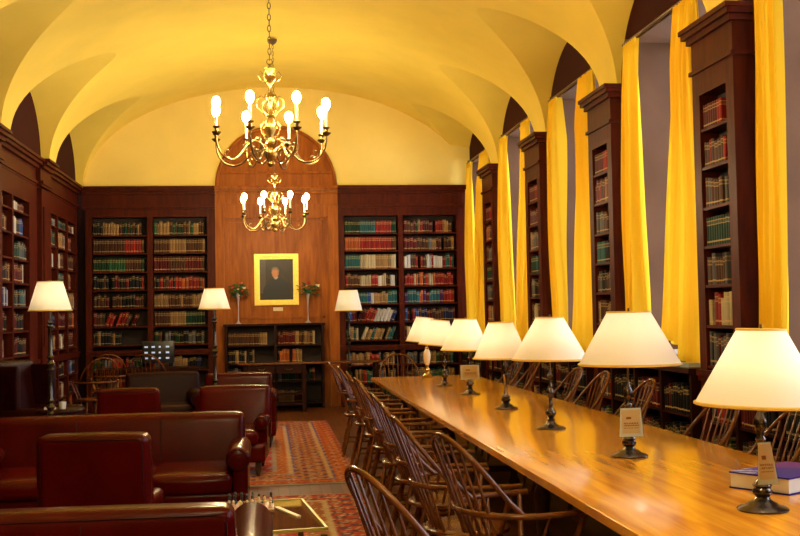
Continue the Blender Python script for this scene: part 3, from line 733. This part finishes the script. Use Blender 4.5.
# ------------------------------------------------------------------ chandeliers
def spiral(cx, cz, r0, r1, a0, a1, n=16): return [(cx+(r0+(r1-r0)*i/n)*math.cos(a0+(a1-a0)*i/n), cz+(r0+(r1-r0)*i/n)*math.sin(a0+(a1-a0)*i/n)) for i in range(n+1)]
def make_chandelier():
    r = empty('chandelier'); R = .45                     # origin at the bulb ring height
    prof = [(.004, -.47), (.018, -.46), (.03, -.445), (.02, -.42), (.04, -.40), (.054, -.37), (.046, -.335), (.024, -.315), (.04, -.30), (.044, -.285), (.024, -.27), (.022, -.25), (.02, -.23), (.03, -.205), (.044, -.17), (.046, -.14), (.032, -.105), (.022, -.085), (.035, -.07), (.02, -.05), (.014, -.02), (.014, .04), (.03, .06), (.034, .08), (.02, .10), (.014, .12), (.012, .17), (.03, .19), (.05, .215), (.045, .235), (.02, .25), (.028, .27), (.05, .30), (.04, .305), (.01, .32), (.006, .34)]
    MB().lathe(prof, n=20).build('body', M['brass'], r)
    MB().tube([(.022*math.cos(a), 0, .355+.022*math.sin(a)) for a in [2*PI*i/16 for i in range(16)]], .004, 6, True).build('hanging_ring', M['brassdark'], r)
    for i in range(6):                                   # acanthus scrolls around the stem
        a = 2*PI*i/6; ca, sa = math.cos(a), math.sin(a)
        p2 = [(.03, -.08), (.06, -.04), (.10, 0), (.105, .05), (.075, .085), (.04, .075), (.035, .04), (.06, .03)]
        MB().tube([(x*ca, x*sa, z) for x, z in p2], [.005, .006, .007, .006, .006, .005, .004, .004], 6).build('scroll', M['brass'], r)
        p4 = [(.03, -.24), (.075, -.20), (.085, -.15), (.06, -.115), (.045, -.14), (.06, -.16)]
        MB().tube([(x*math.cos(a+.5), x*math.sin(a+.5), z) for x, z in p4], .005, 6).build('scroll', M['brass'], r)
        p5 = [(.03, -.41), (.08, -.44), (.13, -.42), (.16, -.37), (.14, -.33), (.11, -.345), (.115, -.37)]
        MB().tube([(x*math.cos(a+.26), x*math.sin(a+.26), z) for x, z in p5], .0055, 6).build('scroll', M['brassdark'], r)
        p3 = [(.03, .19), (.07, .21), (.09, .25), (.07, .28), (.05, .26)]
        MB().tube([(x*ca, x*sa, z) for x, z in p3], .004, 6).build('scroll', M['brass'], r)
    for i in range(8):
        a = PI/8+2*PI*i/8; ca, sa = math.cos(a), math.sin(a); low = i % 2
        path = [(.05, -.33), (.09, -.285), (.14, -.27), (.19, -.30), (.235, -.36), (.29, -.415), (.35, -.425), (.41, -.39), (.445, -.32), (R, -.25)]
        if low: path = [(.05, -.36), (.09, -.33), (.13, -.335), (.18, -.38), (.24, -.43), (.31, -.445), (.38, -.42), (.43, -.36), (.448, -.30), (R, -.25)]
        def smooth(p):
            o = []; n = len(p)
            for j in range(n-1):
                p0, p1, p2, p3 = (p[max(0, j-1)], p[j], p[j+1], p[min(n-1, j+2)])
                for s in range(4):
                    u = s/4; o.append(tuple(.5*((2*p1[q])+(-p0[q]+p2[q])*u+(2*p0[q]-5*p1[q]+4*p2[q]-p3[q])*u*u+(-p0[q]+3*p1[q]-3*p2[q]+p3[q])*u**3) for q in (0, 1)))
            return o+[p[-1]]
        to = lambda p: [(x*ca, x*sa, z) for x, z in p]
        arm = MB().tube(to(smooth(path)), .0075, 8); arm.tube(to(spiral(.20, -.335, .055, .012, PI*.9, PI*.9-4.6)), .0045, 6); arm.tube(to(spiral(.355, -.375, .042, .010, PI*1.4, PI*1.4+4.4)), .004, 6)
        arm.tube(to([(.14, -.27), (.12, -.24), (.085, -.235), (.08, -.265)]), .004, 6)
        ao = arm.build('arm', M['brass'] if not low else M['brassdark'], r)
        MB().lathe([(.012, -.25), (.03, -.235), (.036, -.225), (.014, -.222), (.013, -.20), (.026, -.19), (.028, -.183), (.008, -.18)], R*ca, R*sa, 14).build('drip_pan', M['brassdark'], ao)
        MB().lathe([(.011, -.19), (.011, -.05)], R*ca, R*sa, 12).build('candle', M['candle'], ao)
        MB().lathe([(.010, -.05), (.018, -.04), (.028, -.022), (.032, 0), (.028, .02), (.016, .038), (.002, .044)], R*ca, R*sa, 12).build('bulb', M['bulb'], ao)
    z = .37; n = 0; mb = MB()                            # chain of links up to the crown of the vault
    ztop = ZC+VB-3.12-.05
    while z < ztop:
        c = z+.022
        pts = [((.012*math.cos(q) if n % 2 else 0), (0 if n % 2 else .012*math.cos(q)), c+.027*math.sin(q)) for q in [2*PI*i/12 for i in range(12)]]
        mb.tube(pts, .0038, 5, True); z += .045; n += 1
    mb.build('chain', M['chain'], r)
    MB().lathe([(.006, ztop-.03), (.045, ztop+.0), (.06, ztop+.03), (.06, ztop+.05)], n=18).build('ceiling_rose', M['chain'], r)
    return r
CHZ = 3.12
c1 = make_chandelier(); c1.location = (.055, 8.55, CHZ); c1.rotation_euler.z = .05; tag(c1, 'large brass eight-armed chandelier hanging nearer the camera, bulbs lit', 'chandelier', 'brass chandeliers with candle bulbs')
index_kids(); c2 = copy_tree(c1); c2.location = (.14, 14.9, CHZ-.03); c2.rotation_euler.z = .06; tag(c2, 'brass eight-armed chandelier hanging farther back before the portrait wall', 'chandelier', 'brass chandeliers with candle bulbs')
c3 = copy_tree(c1); c3.location = (.055, 2.0, CHZ); tag(c3, 'unseen brass chandelier added overhead near the camera for its light', 'chandelier', 'brass chandeliers with candle bulbs')  # out of view, added to light the room from above

# ------------------------------------------------------------------ leather seating (local: faces -Y, back at +Y)
def leather_seat(name, x, y, deg, w, n, label, cat, hb=.78, depth=.86, ha=.60, hs=.43, m='leather', group=None, wing=False, arm_w=.15, setback=0.0, inset=.02, arms=True, full_arm=False, z=.0115, lean_k=.16):
    r = empty(name, (x, y, z), math.radians(deg)); tag(r, label, cat, group); L = M[m]; h = w/2; d0, d1 = -depth/2, depth/2
    MB().rbox(-h+.02, h-.02, d0+.03, d1-.02, .13, .30, .03, 4).build('frame', L, r)
    iw = w-2*arm_w if arms else w-.04
    for i in range(n):
        a = -iw/2+iw*i/n; b = -iw/2+iw*(i+1)/n
        MB().rbox(a+(.004 if arms else .03), b-(.004 if arms else .03), d0, d1-.20, .29, hs, .045, 8, puff=.02 if arms else .004).build('seat_cushion', L, r)
    def lean(p): return Vector((p.x, p.y+(p.z-.3)*lean_k, p.z))
    bw = w-2*inset
    MB().rbox(-bw/2, bw/2, d1-.24, d1-.06, .28, hb, .045, 16, puff=.008, xf=lean).build('backrest', L, r)
    for i in range(1, n):
        a = -bw/2+bw*i/n; MB().tube([lean(Vector((a, d1-.246, .45))), lean(Vector((a, d1-.246, hb-.05))), lean(Vector((a, d1-.21, hb-.004))), lean(Vector((a, d1-.10, hb-.004))), lean(Vector((a, d1-.06, hb-.05))), lean(Vector((a, d1-.06, .32)))], .0045, 6).build('seam', M['leatherdark'], r)
    q = [(-bw/2+.03, .30), (-bw/2+.03, hb-.06), (-bw/2+.06, hb-.03), (bw/2-.06, hb-.03), (bw/2-.03, hb-.06), (bw/2-.03, .30)]
    MB().tube([lean(Vector((a, d1-.066, zz))) for a, zz in q], .006, 6).build('piping', M['leatherdark'], r)
    for s in ((-1, 1) if arms else ()):
        am = MB(); x0, x1 = sorted((s*(h-arm_w), s*(h-.015))); yy0, yy1 = d0+.02+setback, d1-(.12 if not full_arm else .0)
        am.rbox(x0, x1, yy0+.02, yy1, .13, ha-.06, .03, 6)
        R0 = arm_w/2+.022; c = s*(h-R0); nn = 24
        prof = [(R0*.8, yy0-.012), (R0*.95, yy0-.004), (R0, yy0+.01), (R0, yy1-.02), (R0*.6, yy1)]
        vs = []
        for rr, yv in prof:
            for k in range(nn): t_ = 2*PI*k/nn; vs.append((c+rr*math.cos(t_), yv, ha-R0+rr*math.sin(t_)))
        fs = [(i*nn+(k+1) % nn, i*nn+k, (i+1)*nn+k, (i+1)*nn+(k+1) % nn) for i in range(len(prof)-1) for k in range(nn)]+[tuple(range(nn))]+[tuple((len(prof)-1)*nn+k for k in range(nn))[::-1]]
        am.add(vs, fs, True); ao = am.build('arm', L, r)
        MB().tube([(c+R0*.82*math.cos(2*PI*k/20), yy0-.010, ha-R0+R0*.82*math.sin(2*PI*k/20)) for k in range(20)], .005, 6, True).build('nail_trim', M['leatherdark'], ao)
        if wing:
            MB().rbox(*sorted((s*(h-.11), s*(h-.04))), d1-.42, d1-.12, ha-.05, hb-.04, .03, 6).build('wing', L, r)
    for sx in (-1, 1):
        for sy in (d0+.09, d1-.09):
            MB().lathe([(.016, 0), (.02, .02), (.03, .07), (.028, .14)], sx*(h-.09), sy, 12).build('foot', M['pole'], r)
    return r
leather_seat('leather_sofa', -.98, 4.72, 180, 2.0, 3, 'oxblood leather sofa nearest the camera, its back toward the viewer', 'sofa', hb=.765, ha=.63, depth=.98, inset=.15, full_arm=True, lean_k=.08)
leather_seat('leather_chair', -.95, 6.72, 176, .66, 1, 'square oxblood leather chair between the two near sofas, back toward viewer', 'chair', hb=.84, depth=.80, arms=False, lean_k=.1)
leather_seat('leather_sofa', -1.08, 8.02, 0, 1.92, 3, 'three-panel oxblood leather sofa facing the camera behind the square chair', 'sofa', hb=.775, ha=.60, depth=.92, inset=.05, arm_w=.12)
leather_seat('leather_chair', -1.36, 11.5, 180, .64, 1, 'oxblood leather chair behind the facing sofa, back toward viewer', 'chair', hb=.795, depth=.8, arms=False, lean_k=.1)
leather_seat('leather_armchair', -.33, 10.75, -3, .70, 1, 'bright red leather armchair on the rug edge facing the camera', 'armchair', hb=.80, ha=.54, depth=.88, setback=.22, arm_w=.09, inset=.0)
leather_seat('leather_armchair', -.34, 12.95, -2, .93, 1, 'red leather armchair standing behind the bright red armchair', 'armchair', hb=.815, ha=.64, depth=.86, inset=.07, arm_w=.12)
leather_seat('leather_armchair', -1.26, 13.9, 8, .95, 1, 'dark red leather armchair in the middle distance beside the floor lamp', 'armchair', hb=.80, ha=.60, depth=.86, m='leatherdark', z=0 if False else .0115)
leather_seat('wing_chair', -2.36, 11.7, 62, .70, 1, 'dark red leather wing chair by the left wall shelves', 'armchair', hb=1.08, ha=.62, depth=.78, m='leatherdark', wing=True, z=0)

# ------------------------------------------------------------------ small tables and what stands on them
t = empty('coffee_table', (-.11, 5.84, .0115), .105); tag(t, 'low glass coffee table with a brass rim beside the nearest sofa', 'table')
fr = MB(); X, Y_ = .355, .45
fr.box(-X, X, -Y_, -Y_+.015, .436, .45).box(-X, X, Y_-.015, Y_, .436, .45).box(-X, -X+.015, -Y_, Y_, .436, .45).box(X-.015, X, -Y_, Y_, .436, .45)
fr.build('rim', mat('dull_gilt', (.42, .33, .04), .4, .3), t); MB().box(-X+.013, X-.013, -Y_+.013, Y_-.013, .437, .446).build('glass_top', M['tableglass'], t)
for sx in (-1, 1):
    for sy in (-1, 1): MB().box(sx*(X-.02)-.015, sx*(X-.02)+.015, sy*(Y_-.02)-.015, sy*(Y_-.02)+.015, 0, .415).build('leg', M['brassdark'], t)
pc = MB().lathe([(.016, 0), (.017, .006), (.010, .014), (.007, .035), (.011, .04), (.006, .045), (.010, .056), (.007, .066), (.002, .07)], n=12)
pale = mat('boxwood', (.75, .52, .26), .4); ebon = mat('ebony', (.03, .02, .02), .3)
pm1, pm2 = pc.mesh('game_piece', pale), pc.mesh('game_piece', ebon); i = 0
MB_b = MB().box(-.13, .13, -.13, .13, 0, .014).build('game_board', mat('game_board_wood', (.30, .14, .05), .4)); MB_b.location = (-.10, 6.06, .458); tag(MB_b, 'small wooden board game set on the glass coffee table', 'game board')
for ix in range(8):
    for iy, me_ in ((0, pm1), (1, pm1), (6, pm2), (7, pm2)):
        if random.random() < .2: continue
        o = bpy.data.objects.new('game_piece', me_); COL.objects.link(o); o.location = (-.10-.112+.032*ix+random.uniform(-.006, .006), 6.06-.112+.032*iy+random.uniform(-.006, .006), .4725); s = random.uniform(.8, 1.15); o.scale = (.8, .8, s*.8)
        tag(o, '%s game piece, %s from the left in the %s row on the board' % ('pale' if me_ is pm1 else 'dark', ORD[ix], ['nearest', 'second', '', '', '', '', 'third', 'farthest'][iy]), 'game piece', 'pieces on the board game')
o = MB().box(-.012, .012, -.16, .16, 0, .008).build('wooden_ruler', pale); o.location = (.10, 5.90, .458); o.rotation_euler.z = .35; tag(o, 'short pale wooden stick lying on the glass beside the game board', 'stick')

t = empty('side_table', (-1.98, 11.0, 0)); tag(t, 'small dark side table beside the wing chair', 'table')
MB().lathe([(.22, .60), (.23, .61), (.23, .63), (.22, .64)], n=24).build('tabletop', M['wooddark'], t)
MB().lathe([(.17, 0), (.16, .03), (.03, .06), (.025, .60)], n=16).build('pedestal', M['wooddark'], t)
t = MB().lathe([(.025, 0), (.03, .005), (.036, .07), (.033, .07), (.027, .01)], n=16).build('cup', M['white']); t.location = (-1.95, 10.93, .6405); tag(t, 'small white cup on the side table by the wing chair', 'cup')
t = MB().box(-.05, .05, -.03, .03, 0, .02).build('paper_pad', M['paper']); t.location = (-2.07, 10.95, .6405); tag(t, 'small pale paper pad on the side table by the wing chair', 'paper')

# corner desk with a screen
t = empty('writing_desk', (-1.75, 17.0, 0)); tag(t, 'dark writing desk in the far left corner under the bookcase', 'desk')
MB().box(-.75, .75, -.28, .28, .71, .75).build('desktop', M['wooddark'], t); MB().box(-.70, .70, -.24, .24, .60, .71).build('apron', M['wooddark'], t)
for sx in (-1, 1):
    for sy in (-1, 1): MB().lathe([(.02, 0), (.03, .1), (.024, .3), (.032, .6)], sx*.68, sy*.22, 12).build('leg', M['wooddark'], t)
t = empty('computer_screen', (-1.62, 16.95, .7505), .02); tag(t, 'black screen on the corner desk with glowing panes imitating a window reflection', 'screen')
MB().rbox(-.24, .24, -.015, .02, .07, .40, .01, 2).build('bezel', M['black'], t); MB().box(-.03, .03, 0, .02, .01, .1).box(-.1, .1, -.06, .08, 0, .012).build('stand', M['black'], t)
glow = mat('reflection_glow', (.5, .6, .9), .4, emit=(.55, .68, 1), estr=.22)  # bluish glow standing in for a window mirrored in the black screen
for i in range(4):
    for j in range(3): MB().box(-.20+.105*i, -.15+.105*i-(.02 if i == 2 else 0), -.0185, -.0155, .30-.085*j, .325-.085*j).build('reflection_pane', glow, t)

# long desk under the portrait wall
t = empty('console_desk', (.70, 17.42, 0)); tag(t, 'long low desk with drawers before the portrait wall', 'desk')
MB().rbox(-1.14, 1.14, -.20, .24, .735, .765, .01, 2).build('desktop', M['chair'], t)
for sx in (-1.02, -.12, 1.02):
    for sy in (-.15, .18): MB().box(sx-.03, sx+.03, sy-.03, sy+.03, 0, .735).build('leg', M['wooddark'], t)
for x0, x1 in ((-.98, -.57), (-.55, -.16)):
    d_ = MB().box(x0, x1, -.17, .20, .60, .73).build('drawer', M['wooddark'], t); xm = (x0+x1)/2
    MB().tube([(xm-.05, -.172, .675), (xm-.03, -.19, .66), (xm+.03, -.19, .66), (xm+.05, -.172, .675)], .005, 6).build('handle', M['brass'], d_)
MB().box(-1.0, -.14, -.13, .16, .10, .13).box(-1.0, -.14, -.13, .16, .26, .28).build('lower_shelf', M['wooddark'], t)

# things on the low cabinets by the windows
t = empty('document_box', (3.25, 8.95, 1.0405)); tag(t, 'black box standing on the window cabinet under the swept curtain', 'box')
MB().rbox(-.055, .05, -.22, .24, 0, .19, .015, 3).build('body', M['black'], t); MB().rbox(-.06, .055, -.225, .245, .155, .195, .012, 2).build('lid', M['black'], t)
for x, y, c, w, h, l in ((3.27, 8.52, (.06, .20, .30), .17, .035, 'teal book lying in front of the black box on the window cabinet'), (3.30, 8.26, (.35, .42, .50), .15, .03, 'pale blue book lying at the foot of the swept curtain'), (3.28, 9.5, (.45, .30, .32), .18, .03, 'pinkish book lying on the cabinet under the nearest window')):
    t = empty('lying_book', (x, y, 1.0405), .1); tag(t, l, 'book', 'books lying on the window cabinets')
    MB().box(-.075, .075, -w/2, w/2, 0, .004).box(-.075, .075, -w/2, w/2, h-.004, h).box(-.075, -.07, -w/2, w/2, 0, h).build('cover', mat('lying_cover', c, .5), t)
    MB().box(-.07, .072, -w/2+.003, w/2-.003, .004, h-.004).build('page_block', M['paper'], t)

# ------------------------------------------------------------------ portrait, plaque, vases
t = empty('portrait_painting', (.18, 18.115, 1.67)); tag(t, 'dark oil portrait of a seated person in a wide gilt frame', 'painting')
W_, H_ = .72, .84; fm = MB()
for i, (a, d) in enumerate(((0, .03), (.02, .05), (.05, .035), (.068, .025))):
    b = (.02, .05, .068, .088)[i]
    for x0, x1, z0, z1 in ((-W_/2+a, W_/2-a, a, b), (-W_/2+a, W_/2-a, H_-b, H_-a), (-W_/2+a, -W_/2+b, b, H_-b), (W_/2-b, W_/2-a, b, H_-b)): fm.box(x0, x1, -d, 0, z0, z1)
fm.build('frame', M['gold'], t, 'wide gilt frame')
cvs = MB().grid(lambda u, v: (-.275+.55*u, -.018, .085+.67*v), 52, 64, flip=False).build('canvas', M['canvas'], t)
def pfn(c):
    x, z = c.x, c.z; g = .5+.5*math.sin(x*31+z*17)*math.sin(z*23)
    e = lambda cx, cz, rx, rz: ((x-cx)/rx)**2+((z-cz)/rz)**2
    base = (.018+.012*g, .010+.004*g, .006)
    if e(-.02, .53, .055, .078) < 1 and e(-.02, .53, .055, .078) >= 0:
        k = 1-.45*max(0, (x+.0)/.06); return (.50*k, .20*k, .075*k) if z < .575 else (.32*k, .14*k, .06*k)
    if e(-.02, .565, .064, .065) < 1: return (.12, .09, .07)
    if e(-.01, .455, .035, .03) < 1: return (.35, .30, .26)
    if e(0, .18, .22, .27) < 1: return (.012, .011, .014)
    if e(.12, .30, .03, .02) < 1: return (.22, .10, .05)
    if x < -.17 and z > .2: return (.06, .035, .03)
    return base
paint(cvs, pfn)
o = MB().box(-.08, .08, -.008, 0, 0, .06).build('name_plaque', M['plaque']); o.location = (.20, 18.11, 1.575); tag(o, 'small pale plaque on the panelling below the portrait', 'plaque')
def vase(x, label, lab2, blooms, seed):
    rnd = random.Random(seed)
    t = empty('flower_vase', (x, 17.93, 1.3755)); tag(t, label, 'vase', 'tall slim flower vases')
    MB().lathe([(.055, 0), (.055, .006), (.03, .02), (.012, .045), (.009, .15), (.010, .28), (.016, .38), (.03, .45), (.036, .49)], n=20).build('body', mat('frosted_glass', (.42, .33, .32), .15, spec=.7), t)
    MB().lathe([(.035, .008), (.028, .02), (.012, .04)], n=16).build('foot', mat('pewter_foot', (.55, .5, .5), .3, .6), t)
    b = empty('flower_bouquet', (x, 17.93, 1.3755+.40)); tag(b, lab2, 'flowers', 'bouquets in the slim vases')
    st = MB()
    for dx, dz, m_, s in blooms: st.tube([(0, 0, -.1), (dx*.3, 0, .1), (dx, -.02, dz)], .003, 5)
    st.build('stems', M['foliage'], b)
    lf = MB()
    for i in range(60):
        a = rnd.uniform(0, 2*PI); rr = rnd.uniform(.03, .13); z = rnd.uniform(.04, .24); c = Vector((rr*math.cos(a)*1.3, rr*math.sin(a)*.6, z)); d = Vector((math.cos(a), math.sin(a)*.5, rnd.uniform(-.4, .8))).normalized(); l = rnd.uniform(.05, .10); s = d.cross(Vector((0, 0, 1))).normalized()*l*.28; u_ = Vector((0, 0, .012))
        lf.add([c-d*l/2, c+s*1.5+u_, c+d*l/2-u_, c-s*1.5+u_], [(0, 1, 2, 3)])
    lf.build('foliage', M['foliage'], b)
    for dx, dz, m_, s in blooms:
        fl = MB(); fl.ball((dx, -.03, dz), s*.55, 8)
        for q in range(6):
            a = 2*PI*q/6; ca, sa = math.cos(a), math.sin(a)
            fl.grid(lambda u, v, ca=ca, sa=sa: (dx+(s*(.35+.65*v)*ca-(u-.5)*s*sa*1.1), -.03+(s*(.35+.65*v)*sa+(u-.5)*s*ca*1.1)*.8, dz-s*.5+s*1.1*v**.7-.2*s*(2*u-1)**2), 4, 4)
        fl.build('bloom', M[m_], b)
vase(-.44, 'slim glass vase on the low bookcase left of the portrait', 'bouquet with orange roses and pale flowers, left of the portrait', [(-.10, .20, 'rose_orange', .035), (.05, .26, 'rose_orange', .032), (.10, .18, 'rose_white', .028), (.0, .16, 'rose_white', .02), (.07, .14, 'rose_orange', .02)], 1)
vase(.68, 'slim glass vase on the low bookcase right of the portrait', 'bouquet with one dark red rose and a cream bloom, right of the portrait', [(.02, .25, 'rose_red', .034), (.16, .20, 'rose_white', .036), (-.02, .20, 'rose_white', .018)], 2)

# ------------------------------------------------------------------ rugs
def rug(name, x0, x1, y0, y1, label, kind):
    t = empty(name, ((x0+x1)/2, (y0+y1)/2, 0)); tag(t, label, 'rug', 'patterned oriental rugs'); hx, hy = (x1-x0)/2, (y1-y0)/2
    nx, ny = int((x1-x0)/.022), int((y1-y0)/.03)
    MB().box(-hx, hx, -hy, hy, .001, .010).build('backing', M['fringe'], t)
    o = MB().grid(lambda u, v: (-hx+2*hx*u, -hy+2*hy*v, .0112), nx, ny).build('pile', M['woven'], t)
    rnd = random.Random(5)
    def h(a, b): return (math.sin(a*127.1+b*311.7)*43758.5453) % 1
    def fn(c):
        x, y = c.x, c.y; d = min(hx-abs(x), hy-abs(y)); n = .5+.5*math.sin(x*61+3*math.sin(y*23))*math.sin(y*47+2*math.sin(x*31)); m1 = math.sin(x*38)*math.sin(y*30); m2 = math.sin(x*17+1)*math.sin(y*13)
        if kind == 0:
            if d < .05: q = (.26, .05, .02)
            elif d < .20: q = (.38, .095, .02) if n > .3 else (.22, .03, .02)
            elif d < .235: q = (.08, .06, .16)
            elif d < .27: q = (.42, .24, .12)
            elif d < .56: q = (.30, .08, .03) if m1 > .15 else ((.09, .03, .06) if m1 < -.4 else (.34, .15, .06))
            elif d < .59: q = (.10, .07, .20)
            elif d < .63: q = (.45, .28, .16)
            elif d < .74: q = (.38, .10, .02)
            elif d < .78: q = (.32, .24, .20)
            else: q = (.40, .045, .03) if m2 > -.3 else ((.30, .26, .26) if n > .35 else (.10, .09, .20))
            if kind == 0 and n > .86: q = (.38, .26, .20)
        else:
            if d < .06: q = (.30, .05, .03)
            elif d < .30: q = (.36, .06, .03) if m1 > 0 else ((.40, .26, .14) if n > .6 else (.12, .04, .06))
            elif d < .34: q = (.42, .30, .18)
            elif d < .5: q = (.28, .10, .04)
            else: q = (.38, .06, .035) if m2 > 0 else ((.42, .30, .18) if n > .5 else (.10, .06, .10))
            if n > .85: q = (.45, .33, .22)
        k = .8+.35*h(round(x/.022), round(y/.03)); return tuple(v*k for v in q)
    paint(o, fn)
    fr = MB(); n = int((x1-x0)/.03)
    for s in (-1, 1): MB().box(-hx, hx, s*hy-(.04 if s < 0 else 0), s*hy+(.04 if s > 0 else 0), .001, .007).build('fringe', M['fringe'], t)
rug('oriental_rug', -1.85, .83, 9.86, 15.6, 'faded red and tan patterned rug running toward the far desk', 0)
rug('oriental_rug', -1.6, .76, 3.2, 9.22, 'red patterned rug under the glass coffee table and nearest chairs', 1)
